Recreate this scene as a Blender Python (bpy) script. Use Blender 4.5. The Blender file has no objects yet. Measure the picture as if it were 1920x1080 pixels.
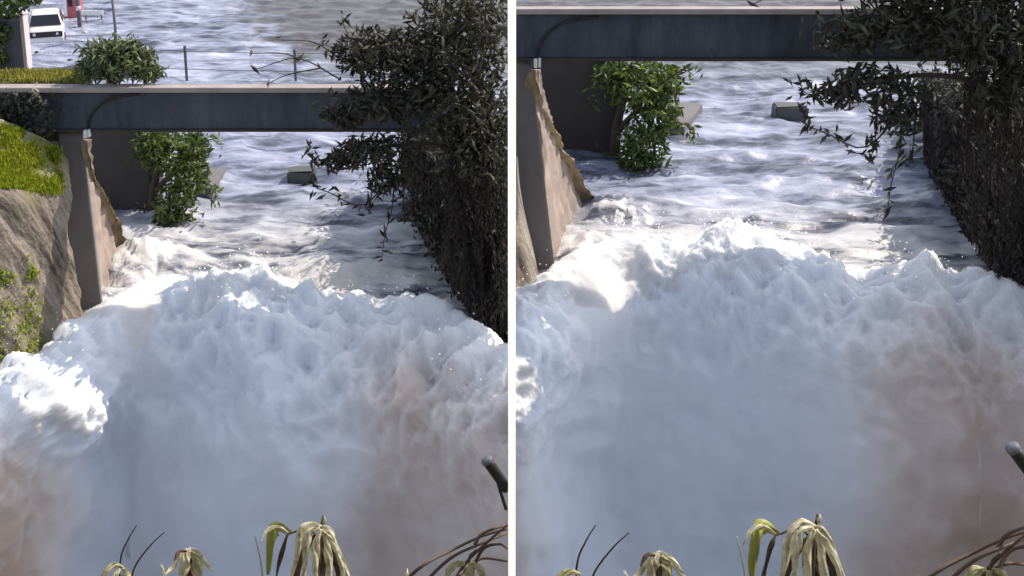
import bpy, bmesh, math, random
import numpy as np
from mathutils import Vector, Matrix

R = math.radians
scene = bpy.context.scene
COL = scene.collection
rng = np.random.default_rng(7)
random.seed(7)

# ------------------------------------------------------------------ camera
H, F, PITCH, PY0 = 11.8, 2000.0, R(12), 75.0
cd = bpy.data.cameras.new('camera'); cam = bpy.data.objects.new('camera', cd); COL.objects.link(cam)
cam.location = (0, 0, H); cam.rotation_euler = (R(90) - PITCH, 0, 0)
cd.sensor_width = 36; cd.lens = F / 1920 * 36; cd.shift_y = -(540 - PY0) / 1920
cd.clip_start = 0.1; cd.clip_end = 2000
scene.camera = cam

# ------------------------------------------------------------------ sky and sun
SUN = Vector((0.58, 0.36, 0.75)).normalized()          # direction towards the sun
world = bpy.data.worlds.new('World'); scene.world = world; world.use_nodes = True
nt = world.node_tree; nt.nodes.clear()
wo = nt.nodes.new('ShaderNodeOutputWorld'); bg = nt.nodes.new('ShaderNodeBackground')
sky = nt.nodes.new('ShaderNodeTexSky'); sky.sky_type = 'NISHITA'; sky.sun_disc = False
sky.sun_elevation = math.asin(SUN.z); sky.sun_rotation = math.atan2(SUN.x, SUN.y)
sky.air_density = 1.0; sky.dust_density = 1.0; sky.ozone_density = 1.0
hs = nt.nodes.new('ShaderNodeHueSaturation'); hs.inputs['Saturation'].default_value = 0.5   # a thinly veiled sky
nt.links.new(sky.outputs[0], hs.inputs['Color']); nt.links.new(hs.outputs[0], bg.inputs[0]); bg.inputs[1].default_value = 0.15
nt.links.new(bg.outputs[0], wo.inputs[0])
sd = bpy.data.lights.new('sun', 'SUN'); sd.energy = 3.4; sd.angle = R(0.5); sd.color = (1.0, 0.90, 0.76)
so = bpy.data.objects.new('sun', sd); COL.objects.link(so)
so.rotation_euler = SUN.to_track_quat('Z', 'Y').to_euler()
scene.view_settings.view_transform = 'Standard'; scene.view_settings.look = 'None'
scene.view_settings.gamma = 1.0; scene.view_settings.exposure = 0.55
scene.cycles.max_bounces = 8; scene.cycles.volume_bounces = 6; scene.cycles.volume_step_rate = 1.0; scene.cycles.volume_max_steps = 48; scene.cycles.diffuse_bounces = 4; scene.cycles.transmission_bounces = 4
scene.cycles.transparent_max_bounces = 8

# ------------------------------------------------------------------ pixel rays (1920 x 1080 of the photograph)
CP, SP = math.cos(PITCH), math.sin(PITCH)
def ray(px, py):
    xc, yc = (px - 960) / F, -(py - PY0) / F
    return xc, CP + yc * SP, yc * CP - SP
def water_y(py):
    _, dy, dz = ray(960, py); return H * dy / -dz
def water_py(Y):
    return PY0 + F * math.tan(math.atan2(H, Y) - PITCH)

class Panel:
    """one of the two channels; points are read off in the left half's pixels"""
    def __init__(s, name, ax, bx, ay, by): s.name, s.ax, s.bx, s.ay, s.by = name, ax, bx, ay, by
    def px(s, x, y): return s.ax * x + s.bx, s.ay * y + s.by
    def Y(s, Y): return Y if s.name == 'L' else water_y(s.ay * water_py(Y) + s.by)
    def W(s, x, y, Y=None, z=None):
        a, b = s.px(x, y); dx, dy, dz = ray(a, b)
        t = s.Y(Y) / dy if Y is not None else (z - H) / dz
        return np.array((dx * t, dy * t, H + dz * t))
    def m(s, Y): return s.ax * s.Y(Y) / F            # metres per (left) pixel at a depth
L = Panel('L', 1, 0, 1, 0)
RR = Panel('R', 1.19, 812.6, 1.178, -176.6)
def clampx(P, v, k=0.0025):
    v = np.asarray(v, float); lim = k * np.maximum(v[:, 1], 1) + 0.004
    if P.name == 'L': v[:, 0] = np.minimum(v[:, 0], -lim)
    else: v[:, 0] = np.maximum(v[:, 0], lim)
    return v
def proj(P, v):
    dep = v[:, 1] * CP + (H - v[:, 2]) * SP
    return (v[:, 0] / dep * F + 960 - P.bx) / P.ax, (PY0 + F * ((H - v[:, 2]) * CP - v[:, 1] * SP) / dep - P.by) / P.ay
def inside(P, v, k=0.003):
    return v[:, 0] < -k * v[:, 1] if P.name == 'L' else v[:, 0] > k * v[:, 1]

# ------------------------------------------------------------------ numpy noise
PERM = np.random.default_rng(3).permutation(256); PERM = np.concatenate([PERM, PERM, PERM])
GRAD = np.random.default_rng(4).normal(size=(256, 3)); GRAD /= np.linalg.norm(GRAD, axis=1)[:, None]
def perlin(p):
    p = np.asarray(p, float); i = np.floor(p).astype(int); f = p - i; i &= 255
    u = f * f * f * (f * (f * 6 - 15) + 10); out = 0
    for dx in (0, 1):
        for dy in (0, 1):
            for dz in (0, 1):
                h = PERM[PERM[PERM[(i[:, 0] + dx) & 255] + ((i[:, 1] + dy) & 255)] + ((i[:, 2] + dz) & 255)]
                g = GRAD[h]; d = f - (dx, dy, dz)
                w = (u[:, 0] if dx else 1 - u[:, 0]) * (u[:, 1] if dy else 1 - u[:, 1]) * (u[:, 2] if dz else 1 - u[:, 2])
                out = out + w * (g * d).sum(1)
    return out
def fbm(p, o=4, g=0.5):
    a, s, r = 1, 1, 0
    for k in range(o): r = r + a * perlin(p * s + k * 17.3); a *= g; s *= 2.03
    return r
def billow(p, o=4, g=0.5):
    a, s, r = 1, 1, 0
    for k in range(o): r = r + a * (1 - 2.4 * np.abs(perlin(p * s + k * 11.7))); a *= g; s *= 2.07
    return r
def sstep(a, b, x):
    t = np.clip((x - a) / (b - a), 0, 1); return t * t * (3 - 2 * t)

# ------------------------------------------------------------------ object helpers
def link(name, me, mat, parent=None):
    o = bpy.data.objects.new(name, me); COL.objects.link(o)
    if mat is not None and not me.materials: me.materials.append(mat)
    if parent is not None: o.parent = parent
    return o
def tag(o, label=None, cat=None, group=None, kind=None):
    if label: o['label'] = label
    if cat: o['category'] = cat
    if group: o['group'] = group
    if kind: o['kind'] = kind
    return o
def empty(name, loc=(0, 0, 0), rz=0):
    o = bpy.data.objects.new(name, None); COL.objects.link(o); o.empty_display_size = 0.2
    o.location = loc; o.rotation_euler = (0, 0, rz); return o
def rel(o, v): return np.asarray(v, float) - np.array(o.location)
def mesh_np(name, v, f, smooth=False):
    """v (N,3); f list of index tuples or (M,k) array"""
    me = bpy.data.meshes.new(name); v = np.asarray(v, np.float32)
    if isinstance(f, np.ndarray):
        M, k = f.shape
        me.vertices.add(len(v)); me.vertices.foreach_set('co', v.ravel())
        me.loops.add(M * k); me.loops.foreach_set('vertex_index', f.astype(np.int32).ravel())
        me.polygons.add(M); me.polygons.foreach_set('loop_start', np.arange(0, M * k, k, dtype=np.int32))
        me.update(calc_edges=True)
    else:
        me.from_pydata([tuple(map(float, a)) for a in v], [], f); me.update()
    if smooth: me.polygons.foreach_set('use_smooth', [True] * len(me.polygons))
    return me
def grid_faces(nr, nc):
    i = np.arange(nr * nc).reshape(nr, nc)
    return np.stack([i[:-1, :-1].ravel(), i[:-1, 1:].ravel(), i[1:, 1:].ravel(), i[1:, :-1].ravel()], 1)
def catmull(ctrl, n):
    """ctrl (K,...) -> resampled to n rows"""
    ctrl = np.asarray(ctrl, float); K = len(ctrl)
    c = np.concatenate([2 * ctrl[:1] - ctrl[1:2], ctrl, 2 * ctrl[-1:] - ctrl[-2:-1]])
    t = np.linspace(0, K - 1 - 1e-6, n); i = t.astype(int); f = (t - i).reshape((-1,) + (1,) * (ctrl.ndim - 1))
    p0, p1, p2, p3 = c[i], c[i + 1], c[i + 2], c[i + 3]
    return 0.5 * (2 * p1 + (p2 - p0) * f + (2 * p0 - 5 * p1 + 4 * p2 - p3) * f ** 2 + (3 * p1 - p0 - 3 * p2 + p3) * f ** 3)
def grid_normals(g):
    du = np.gradient(g, axis=1); dv = np.gradient(g, axis=0)
    n = np.cross(du, dv); return n / (np.linalg.norm(n, axis=2, keepdims=True) + 1e-9)
def slab_from_grid(name, g, back, mat, parent=None, smooth=True, origin=None):
    """a grid surface with a real thickness: 'back' is the offset vector of its rear face"""
    nr, nc, _ = g.shape; v = np.concatenate([g.reshape(-1, 3), (g + back).reshape(-1, 3)]); n = nr * nc
    f = grid_faces(nr, nc); fb = f[:, ::-1] + n
    i = np.arange(n).reshape(nr, nc)
    rim = np.concatenate([i[0, :], i[1:, -1], i[-1, -2::-1], i[-2:0:-1, 0]])
    nx = np.roll(rim, -1); fs = np.stack([nx, rim, rim + n, nx + n], 1)
    if origin is not None: v = v - np.asarray(origin)
    return link(name, mesh_np(name, v, np.concatenate([f, fb, fs]), smooth), mat, parent)
def bm_obj(name, bm, mat, parent=None, smooth=False):
    bmesh.ops.recalc_face_normals(bm, faces=bm.faces[:])
    me = bpy.data.meshes.new(name); bm.to_mesh(me); bm.free()
    if smooth: me.polygons.foreach_set('use_smooth', [True] * len(me.polygons))
    return link(name, me, mat, parent)
def add_box(bm, a, b, bev=0.0):
    a, b = np.minimum(a, b), np.maximum(a, b)
    r = bmesh.ops.create_cube(bm, size=1, matrix=Matrix.Translation(Vector((a + b) / 2)) @ Matrix.Diagonal(Vector(list(b - a) + [1])))
    if bev: bmesh.ops.bevel(bm, geom=list({e for v in r['verts'] for e in v.link_edges}), offset=bev, segments=2, affect='EDGES')
def tube_arrays(path, rad, seg=8):
    path = np.asarray(path, float); rad = np.broadcast_to(np.asarray(rad, float), (len(path),))
    t = np.gradient(path, axis=0); t /= np.linalg.norm(t, axis=1)[:, None] + 1e-9
    up = np.array((0.31, 0.17, 0.93)); s = np.cross(t, up); s /= np.linalg.norm(s, axis=1)[:, None] + 1e-9
    w = np.cross(s, t); a = np.linspace(0, 2 * np.pi, seg, endpoint=False)
    v = path[:, None] + rad[:, None, None] * (np.cos(a)[None, :, None] * s[:, None] + np.sin(a)[None, :, None] * w[:, None])
    n = len(path); v = np.concatenate([v.reshape(-1, 3), path[:1], path[-1:]])
    f = []
    for i in range(n - 1):
        for j in range(seg):
            k = (j + 1) % seg; f.append((i * seg + j, i * seg + k, (i + 1) * seg + k, (i + 1) * seg + j))
    for j in range(seg):
        k = (j + 1) % seg; f.append((n * seg, k, j)); f.append((n * seg + 1, (n - 1) * seg + j, (n - 1) * seg + k))
    return v, f
def tubes(name, items, mat, parent=None, seg=8):
    V, Fc, n = [], [], 0
    for path, rad in items:
        v, f = tube_arrays(path, rad, seg); V.append(v); Fc += [tuple(i + n for i in q) for q in f]; n += len(v)
    return link(name, mesh_np(name, np.concatenate(V), Fc, True), mat, parent)
def leaves(name, pos, size, mat, parent=None, aspect=0.3, droop=0.3, fold=0.25, keep=None, dirs=None, r=rng):
    """many small folded leaves, each with four triangles"""
    pos = np.asarray(pos, float); n = len(pos)
    size = np.broadcast_to(size, (n,)) * r.uniform(0.65, 1.3, n)
    d = r.normal(size=(n, 3)) if dirs is None else np.asarray(dirs, float) + 0.35 * r.normal(size=(n, 3))
    d[:, 2] -= droop; d /= np.linalg.norm(d, axis=1)[:, None]
    s = np.cross(d, r.normal(size=(n, 3))); s /= np.linalg.norm(s, axis=1)[:, None]
    w = np.cross(d, s); l = size[:, None]
    a, b, c = pos - 0.5 * l * d, pos + 0.5 * l * d, pos - 0.05 * l * d
    mid = c + 0.1 * l * w
    e, g = c + aspect * 0.5 * l * s - fold * 0.3 * l * w, c - aspect * 0.5 * l * s - fold * 0.3 * l * w
    v = np.stack([a, e, b, g, mid], 1).reshape(-1, 3)
    k = (np.arange(n) * 5)[:, None]
    f = np.concatenate([k + [0, 1, 4], k + [1, 2, 4], k + [4, 2, 3], k + [0, 4, 3]])
    if parent is not None: v = v - np.array(parent.location)
    return link(name, mesh_np(name, v, f), mat, parent)
def blob_points(blobs, n, r=rng, shell=0.55):
    """points in a union of ellipsoids (centre, radii), denser near each skin, thinned by noise into clumps"""
    out = []; vol = np.array([np.prod(b[1]) ** 0.7 for b in blobs]); vol /= vol.sum()
    for (c, rad), q in zip(blobs, vol):
        m = max(3, int(n * q)); d = r.normal(size=(m * 2, 3)); d /= np.linalg.norm(d, axis=1)[:, None]
        u = shell + (1 - shell) * r.random(m * 2) ** 0.6
        p = np.asarray(c) + d * u[:, None] * np.asarray(rad)
        k = perlin(p * (1.6 / max(0.4, float(np.mean(rad))) * 1.5)) + 0.35 * r.normal(size=m * 2)
        out.append(p[np.argsort(-k)[:m]])
    return np.concatenate(out)

# ------------------------------------------------------------------ materials
class Mat:
    def __init__(s, name):
        s.m = bpy.data.materials.new(name); s.m.use_nodes = True; s.t = s.m.node_tree; s.t.nodes.clear()
        s.out = s.n('OutputMaterial'); s.b = s.n('BsdfPrincipled'); s.l(s.b.outputs[0], s.out.inputs[0])
        s.co = s.n('NewGeometry').outputs['Position']
    def n(s, t, **k):
        x = s.t.nodes.new('ShaderNode' + t)
        for a, v in k.items(): setattr(x, a, v)
        return x
    def l(s, a, b): s.t.links.new(a, b)
    def noise(s, scale, detail=4, rough=0.55, vec=None, stretch=None):
        x = s.n('TexNoise'); x.inputs['Scale'].default_value = scale; x.inputs['Detail'].default_value = detail
        x.inputs['Roughness'].default_value = rough
        v = vec or s.co
        if stretch:
            mp = s.n('Mapping'); mp.inputs['Scale'].default_value = stretch[0]; mp.inputs['Rotation'].default_value = stretch[1]
            s.l(v, mp.inputs['Vector']); v = mp.outputs[0]
        s.l(v, x.inputs['Vector']); return x.outputs['Fac']
    def ramp(s, fac, stops):
        x = s.n('ValToRGB'); e = x.color_ramp.elements
        while len(e) < len(stops): e.new(0.5)
        for q, (p, c) in zip(e, stops): q.position = p; q.color = (*c, 1)
        s.l(fac, x.inputs[0]); return x.outputs[0]
    def mix(s, fac, a, b, mode='MIX'):
        x = s.n('Mix', data_type='RGBA', blend_type=mode)
        for i, v in ((0, fac), (6, a), (7, b)):
            if hasattr(v, 'node'): s.l(v, x.inputs[i])
            else: x.inputs[i].default_value = v if i == 0 else (*v, 1)
        return x.outputs[2]
    def math(s, op, a, b=0.0):
        x = s.n('Math', operation=op)
        for i, v in enumerate((a, b)):
            if hasattr(v, 'node'): s.l(v, x.inputs[i])
            else: x.inputs[i].default_value = v
        return x.outputs[0]
    def axis(s, i):
        x = s.n('SeparateXYZ'); s.l(s.co, x.inputs[0]); return x.outputs[i]
    def rng(s, v, a, b):
        x = s.n('MapRange', interpolation_type='SMOOTHSTEP'); s.l(v, x.inputs[0]); x.inputs[1].default_value = a; x.inputs[2].default_value = b
        return x.outputs[0]
    def bump(s, h, strength=0.4, dist=0.05):
        x = s.n('Bump'); x.inputs['Strength'].default_value = strength; x.inputs['Distance'].default_value = dist
        s.l(h, x.inputs['Height']); s.l(x.outputs[0], s.b.inputs['Normal'])
    def set(s, **k):
        for a, v in k.items():
            i = s.b.inputs[a.replace('_', ' ')]
            if hasattr(v, 'node'): s.l(v, i)
            else: i.default_value = (*v, 1) if isinstance(v, tuple) and len(v) == 3 and i.type == 'RGBA' else v
        return s.m
def simple(name, c, rough=0.6, var=0.25, scale=6.0, **k):
    q = Mat(name); f = q.noise(scale, 5)
    q.set(Base_Color=q.mix(f, tuple(x * (1 - var) for x in c), tuple(min(1, x * (1 + var)) for x in c)), Roughness=rough, **k)
    q.bump(q.noise(scale * 5), 0.25, 0.02); return q.m
def leaf_mat(name, cols, trans=0.35, rough=0.45, clump=0.8):
    q = Mat(name)
    isl = q.n('NewGeometry').outputs['Random Per Island']
    base = q.ramp(q.math('ADD', q.math('MULTIPLY', isl, 0.6), q.math('MULTIPLY', q.noise(clump, 2), 0.4)),
                  [(i / (len(cols) - 1) * 0.75 + 0.12, c) for i, c in enumerate(cols)])
    q.set(Base_Color=base, Roughness=rough)
    tr = q.n('BsdfTranslucent'); q.l(q.mix(1.0, base, (1.0, 0.95, 0.45), 'MULTIPLY'), tr.inputs[0])
    mx = q.n('MixShader'); mx.inputs[0].default_value = trans
    q.l(q.b.outputs[0], mx.inputs[1]); q.l(tr.outputs[0], mx.inputs[2]); q.l(mx.outputs[0], q.out.inputs[0]); return q.m

def make_water():
    q = Mat('flood_water')
    f1 = q.noise(0.55, 7, 0.62, stretch=((0.35, 1.15, 1), (0, 0, 0.25)))
    f2 = q.noise(2.2, 5, 0.6, stretch=((0.35, 1.2, 1), (0, 0, -0.15)))
    f = q.math('ADD', q.math('MULTIPLY', f1, 0.62), q.math('MULTIPLY', f2, 0.38))
    col = q.ramp(f, [(0.35, (0.035, 0.04, 0.06)), (0.43, (0.09, 0.10, 0.14)), (0.52, (0.29, 0.315, 0.435)), (0.61, (0.48, 0.505, 0.635)), (0.73, (0.69, 0.70, 0.77))])
    # dappled tree shadow on the far flood, painted dark into the water colour
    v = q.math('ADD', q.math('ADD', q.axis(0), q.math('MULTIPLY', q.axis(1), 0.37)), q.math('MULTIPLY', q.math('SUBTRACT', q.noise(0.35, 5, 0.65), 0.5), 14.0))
    tree_shade = q.math('MULTIPLY', q.math('MULTIPLY', q.rng(v, 6.4, 9.4), q.rng(q.axis(1), 43.0, 53.0)), 0.92)
    col = q.mix(tree_shade, col, (0.085, 0.078, 0.08))
    # broken foam just above the fall
    col = q.mix(q.math('MULTIPLY', q.rng(q.axis(1), 33.0, 25.5), q.rng(f, 0.40, 0.55)), col, (0.66, 0.64, 0.62))
    col = q.mix(q.rng(q.math('ADD', q.axis(2), q.math('MULTIPLY', f2, 0.2)), 0.42, 0.6), col, (0.66, 0.65, 0.65))
    q.set(Base_Color=col, Roughness=q.math('ADD', q.math('MULTIPLY', f, 0.5), 0.08), IOR=1.33)
    q.bump(q.math('ADD', f2, q.math('MULTIPLY', q.noise(7, 4), 0.4)), 0.45, 0.1); return q.m
def make_foam():
    q = Mat('white_water')
    n1 = q.noise(0.35, 4, 0.6); n2 = q.noise(1.6, 5, 0.6)
    # silt stains: cleaner water in the middle of each fall, browner towards its sides
    a = q.n('Attribute', attribute_name='silt').outputs['Fac']
    a = q.math('ADD', a, q.math('MULTIPLY', q.math('SUBTRACT', n1, 0.5), 0.7))
    col = q.ramp(a, [(0.05, (0.79, 0.82, 0.87)), (0.35, (0.80, 0.79, 0.80)), (0.62, (0.72, 0.635, 0.595)), (0.95, (0.50, 0.36, 0.26))])
    col = q.mix(q.math('MULTIPLY', q.rng(n2, 0.45, 0.75), 0.3), col, (0.84, 0.84, 0.84))
    q.set(Base_Color=col, Roughness=0.75, Subsurface_Weight=1.0, Subsurface_Scale=0.35, Subsurface_Radius=(1, 1, 1), IOR=1.2)
    cr = q.n('Attribute', attribute_name='crest').outputs['Fac']
    q.bump(q.math('MULTIPLY', q.math('ADD', n2, q.math('MULTIPLY', q.noise(6, 6, 0.7), 0.5)), q.math('MINIMUM', cr, 1.0)), 0.5, 0.12); return q.m
def make_mist(xs):
    q = Mat('spray_mist'); q.t.nodes.remove(q.b)
    v = q.n('VolumePrincipled'); v.inputs['Anisotropy'].default_value = 0.1
    f = q.noise(0.8, 5, 0.62)
    silt = q.math('ADD', q.rng(q.axis(0), xs[1], xs[0]), q.rng(q.axis(0), xs[2], xs[3]))      # muddier spray towards both sides
    q.l(q.ramp(silt, [(0.1, (0.98, 0.988, 0.998)), (0.9, (0.976, 0.95, 0.928))]), v.inputs['Color'])
    q.l(q.math('MULTIPLY', q.rng(f, 0.40, 0.66), 2.5), v.inputs['Density'])
    q.l(v.outputs[0], q.out.inputs['Volume']); return q.m
def make_rockwall():
    q = Mat('weathered_wall')
    cv = q.n('CombineXYZ')
    for i, (v, k) in enumerate((((0.546, 0.686, 0.47), 2.6), ((0.29, 0.367, -0.88), 0.30), ((0.78, -0.62, 0.0), 1.0))):
        dt = q.n('VectorMath', operation='DOT_PRODUCT'); q.l(q.co, dt.inputs[0]); dt.inputs[1].default_value = [c * k for c in v]; q.l(dt.outputs['Value'], cv.inputs[i])
    s = q.noise(0.9, 8, 0.68, vec=cv.outputs[0])
    b = q.noise(1.1, 5)
    col = q.ramp(s, [(0.34, (0.04, 0.031, 0.025)), (0.43, (0.17, 0.14, 0.115)), (0.55, (0.30, 0.255, 0.215)), (0.72, (0.46, 0.40, 0.34))])
    moss = q.math('MULTIPLY', q.rng(b, 0.50, 0.66), q.rng(q.axis(2), 1.9, 0.4))
    col = q.mix(moss, col, (0.16, 0.19, 0.03))
    tp = q.math('MULTIPLY', q.rng(q.axis(2), 3.4, 4.3), q.rng(b, 0.40, 0.58))
    col = q.mix(tp, col, (0.20, 0.21, 0.04))
    q.set(Base_Color=col, Roughness=0.9); q.bump(q.math('ADD', s, q.math('MULTIPLY', q.noise(9, 6), 0.5)), 0.9, 0.12); return q.m
M = dict(
    mist_left=make_mist((-11.5, -9.0, -5.0, -1.0)), mist_right=make_mist((-1.0, 0.3, 4.5, 9.5)),
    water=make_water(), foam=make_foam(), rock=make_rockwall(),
    beam=simple('dark_painted_concrete', (0.055, 0.065, 0.095), 0.75, 0.35, 1.3),
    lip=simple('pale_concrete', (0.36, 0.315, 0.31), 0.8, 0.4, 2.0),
    pier=simple('grey_concrete', (0.17, 0.16, 0.165), 0.85, 0.3, 1.2),
    darkwall=simple('dark_concrete', (0.05, 0.046, 0.046), 0.85, 0.4, 0.8),  # dark base colour carries the shade under the bridge
    finface=simple('pinkish_eroded_concrete', (0.34, 0.27, 0.235), 0.9, 0.6, 1.8),
    fincap=simple('ochre_eroded_edge', (0.25, 0.185, 0.11), 0.9, 0.9, 2.6),
    bank=simple('dark_earth', (0.03, 0.026, 0.022), 0.95, 0.4, 1.5),
    earth=simple('bank_earth', (0.10, 0.085, 0.05), 0.95, 0.4, 1.2),
    bed=simple('river_bed', (0.12, 0.10, 0.08), 0.9),
    grass=leaf_mat('bright_grass', [(0.12, 0.14, 0.02), (0.26, 0.33, 0.02), (0.40, 0.50, 0.03), (0.48, 0.46, 0.10)], 0.4, 0.6, 0.7),
    drygrass=leaf_mat('yellow_green_grass', [(0.16, 0.17, 0.04), (0.34, 0.34, 0.07), (0.5, 0.47, 0.14)], 0.4, 0.6),
    darkleaf=leaf_mat('dark_leaf', [(0.024, 0.024, 0.021), (0.046, 0.047, 0.040), (0.085, 0.088, 0.070)], 0.12, 0.65),
    treeleaf=leaf_mat('dull_tree_leaf', [(0.020, 0.019, 0.018), (0.041, 0.039, 0.034), (0.072, 0.072, 0.056), (0.13, 0.13, 0.098)], 0.22, 0.6),
    vine=leaf_mat('dark_vine', [(0.027, 0.022, 0.022), (0.050, 0.042, 0.041), (0.082, 0.069, 0.064)], 0.05, 0.9),
    bushleaf=leaf_mat('bush_leaf', [(0.035, 0.055, 0.018), (0.095, 0.14, 0.04), (0.21, 0.27, 0.09)], 0.4, 0.4),
    greyleaf=leaf_mat('grey_green_leaf', [(0.07, 0.10, 0.05), (0.15, 0.19, 0.10), (0.30, 0.34, 0.22)], 0.35, 0.45),
    paleleaf=leaf_mat('pale_leaf', [(0.4, 0.45, 0.36), (0.6, 0.62, 0.55)], 0.3, 0.5),
    bark=simple('bark', (0.06, 0.048, 0.038), 0.9, 0.4, 4),
    darktwig=simple('dark_twig', (0.035, 0.025, 0.022), 0.7, 0.4, 8),
    brownstem=simple('brown_stem', (0.11, 0.07, 0.05), 0.7, 0.4, 8),
    rubber=simple('black_rubber', (0.015, 0.015, 0.017), 0.5),
    white=simple('white_paint', (0.86, 0.86, 0.86), 0.5, 0.03, 3),
    carwhite=simple('white_car_paint', (0.72, 0.72, 0.74), 0.25, 0.03, 2),
    glass=simple('dark_glass', (0.02, 0.022, 0.03), 0.08, 0.1, 2),
    blackplastic=simple('black_plastic', (0.02, 0.02, 0.024), 0.4),
    lampglass=simple('headlamp_glass', (0.7, 0.7, 0.72), 0.15, 0.05, 4),
    pinkpost=simple('pale_pink_paint', (0.66, 0.56, 0.58), 0.6, 0.15, 3),
    slate=simple('slate_panel', (0.085, 0.088, 0.115), 0.7, 0.2, 2),
    red=simple('faded_red_paint', (0.45, 0.10, 0.12), 0.5, 0.2, 3),
    steel=simple('grey_steel', (0.14, 0.14, 0.18), 0.5, 0.2, 4),
    stone=simple('wet_stone', (0.085, 0.092, 0.095), 0.6, 0.3, 2),
)
def make_beam():
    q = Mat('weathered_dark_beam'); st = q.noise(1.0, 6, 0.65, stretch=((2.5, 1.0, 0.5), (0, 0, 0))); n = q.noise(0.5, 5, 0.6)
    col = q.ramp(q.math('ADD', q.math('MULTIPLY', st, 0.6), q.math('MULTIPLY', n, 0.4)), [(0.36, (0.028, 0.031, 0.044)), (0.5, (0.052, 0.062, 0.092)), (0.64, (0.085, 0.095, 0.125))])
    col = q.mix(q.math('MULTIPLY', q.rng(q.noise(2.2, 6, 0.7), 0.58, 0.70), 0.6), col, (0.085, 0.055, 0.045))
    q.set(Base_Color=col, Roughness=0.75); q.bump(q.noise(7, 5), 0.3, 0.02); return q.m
M['beam'] = make_beam()
def make_wilt(name, c0, c1, c2):
    q = Mat(name); n = q.noise(16, 6, 0.65)
    col = q.ramp(n, [(0.30, c0), (0.40, c1), (0.54, c2)])
    q.set(Base_Color=col, Roughness=0.6); q.bump(q.noise(30), 0.4, 0.01)
    tr = q.n('BsdfTranslucent'); q.l(col, tr.inputs[0]); mx = q.n('MixShader'); mx.inputs[0].default_value = 0.4
    q.l(q.b.outputs[0], mx.inputs[1]); q.l(tr.outputs[0], mx.inputs[2]); q.l(mx.outputs[0], q.out.inputs[0]); return q.m
M['wilt'] = make_wilt('withered_leaf', (0.20, 0.14, 0.07), (0.55, 0.48, 0.28), (0.80, 0.76, 0.58))
M['wiltpale'] = make_wilt('pale_green_leaf', (0.15, 0.14, 0.05), (0.38, 0.36, 0.14), (0.60, 0.56, 0.34))
M['wiltdark'] = make_wilt('dead_brown_leaf', (0.03, 0.018, 0.015), (0.07, 0.045, 0.035), (0.16, 0.11, 0.08))
M['wiltgreen'] = simple('yellow_green_leaf', (0.30, 0.31, 0.06), 0.5, 0.5, 12)

# ================================================================== SETTING
g = np.array([(x, y, -11.0) for y in (-60, 500) for x in (-300, 300)], float)
tag(link('river_bed', mesh_np('river_bed', g, [(0, 1, 3, 2)]), M['bed']), kind='structure')
LIP = [(-400, 800), (0, 780), (120, 720), (185, 622), (240, 560), (350, 565), (450, 578), (560, 615), (700, 620), (800, 615), (890, 665), (960, 720), (1250, 800)]
def lip_world(P): return np.array([P.W(a, b if P.name == 'L' else min(b, 650) if a < 500 else b, z=0) for a, b in LIP])
def build_water():
    nr, nc = 420, 440
    s = np.linspace(-0.75, 0.75, nc); l, r = lip_world(L), lip_world(RR)
    yl = np.where(s < 0, np.interp(s, l[:, 0] / l[:, 1], l[:, 1]), np.interp(s, r[:, 0] / r[:, 1], r[:, 1])); ker = np.hanning(15); yl = np.convolve(np.pad(yl, 7, mode='edge'), ker / ker.sum(), 'valid') - 0.35
    Y = yl[None] * (190 / yl[None]) ** np.linspace(0, 1, nr)[:, None]
    X = Y * s[None, :]
    p = np.stack([X, Y, 0 * X], 2).reshape(-1, 3)
    q = p * (0.30, 0.62, 1) + fbm(p * 0.25, 2)[:, None] * (0.8, 0.8, 0)
    z = 0.34 * fbm(q, 3, 0.5) + 0.15 * (billow(p * (0.40, 0.9, 1) + 5, 3, 0.5) - 0.6)
    for P in (L, RR):                                           # spray thrown up at the foot of each wing wall
        for x, y, k in ((266, 492, 0.16), (300, 485, 0.12), (238, 550, 0.14)):
            c = P.W(x, y, z=0); z = z + k * np.exp(-(((p - c)[:, :2] / (0.8, 1.3)) ** 2).sum(1)) * (0.25 + 0.75 * billow(p * 2.0, 4, 0.6))
    z *= np.interp(p[:, 1], [20, 32, 55, 190], [1.3, 1.1, 0.9, 0.8]); p[:, 2] = z
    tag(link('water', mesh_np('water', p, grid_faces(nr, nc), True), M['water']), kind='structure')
build_water()
def build_near_bank():
    xs = np.linspace(-14, 14, 90); ys = np.concatenate([np.linspace(-6, 9.2, 70), [9.6, 9.9]])
    X, Y = np.meshgrid(xs, ys); p = np.stack([X, Y, np.minimum(10.0, 11.0 - 0.81 * Y)], 2)
    p[..., 2] += 0.12 * fbm(p.reshape(-1, 3) * 1.3, 4).reshape(X.shape); p[-2, :, 2] = 1.0; p[-1, :, 2] = -11.2
    tag(link('bank', mesh_np('bank', p.reshape(-1, 3), grid_faces(*X.shape), True), M['earth']), kind='structure')
build_near_bank()

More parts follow.
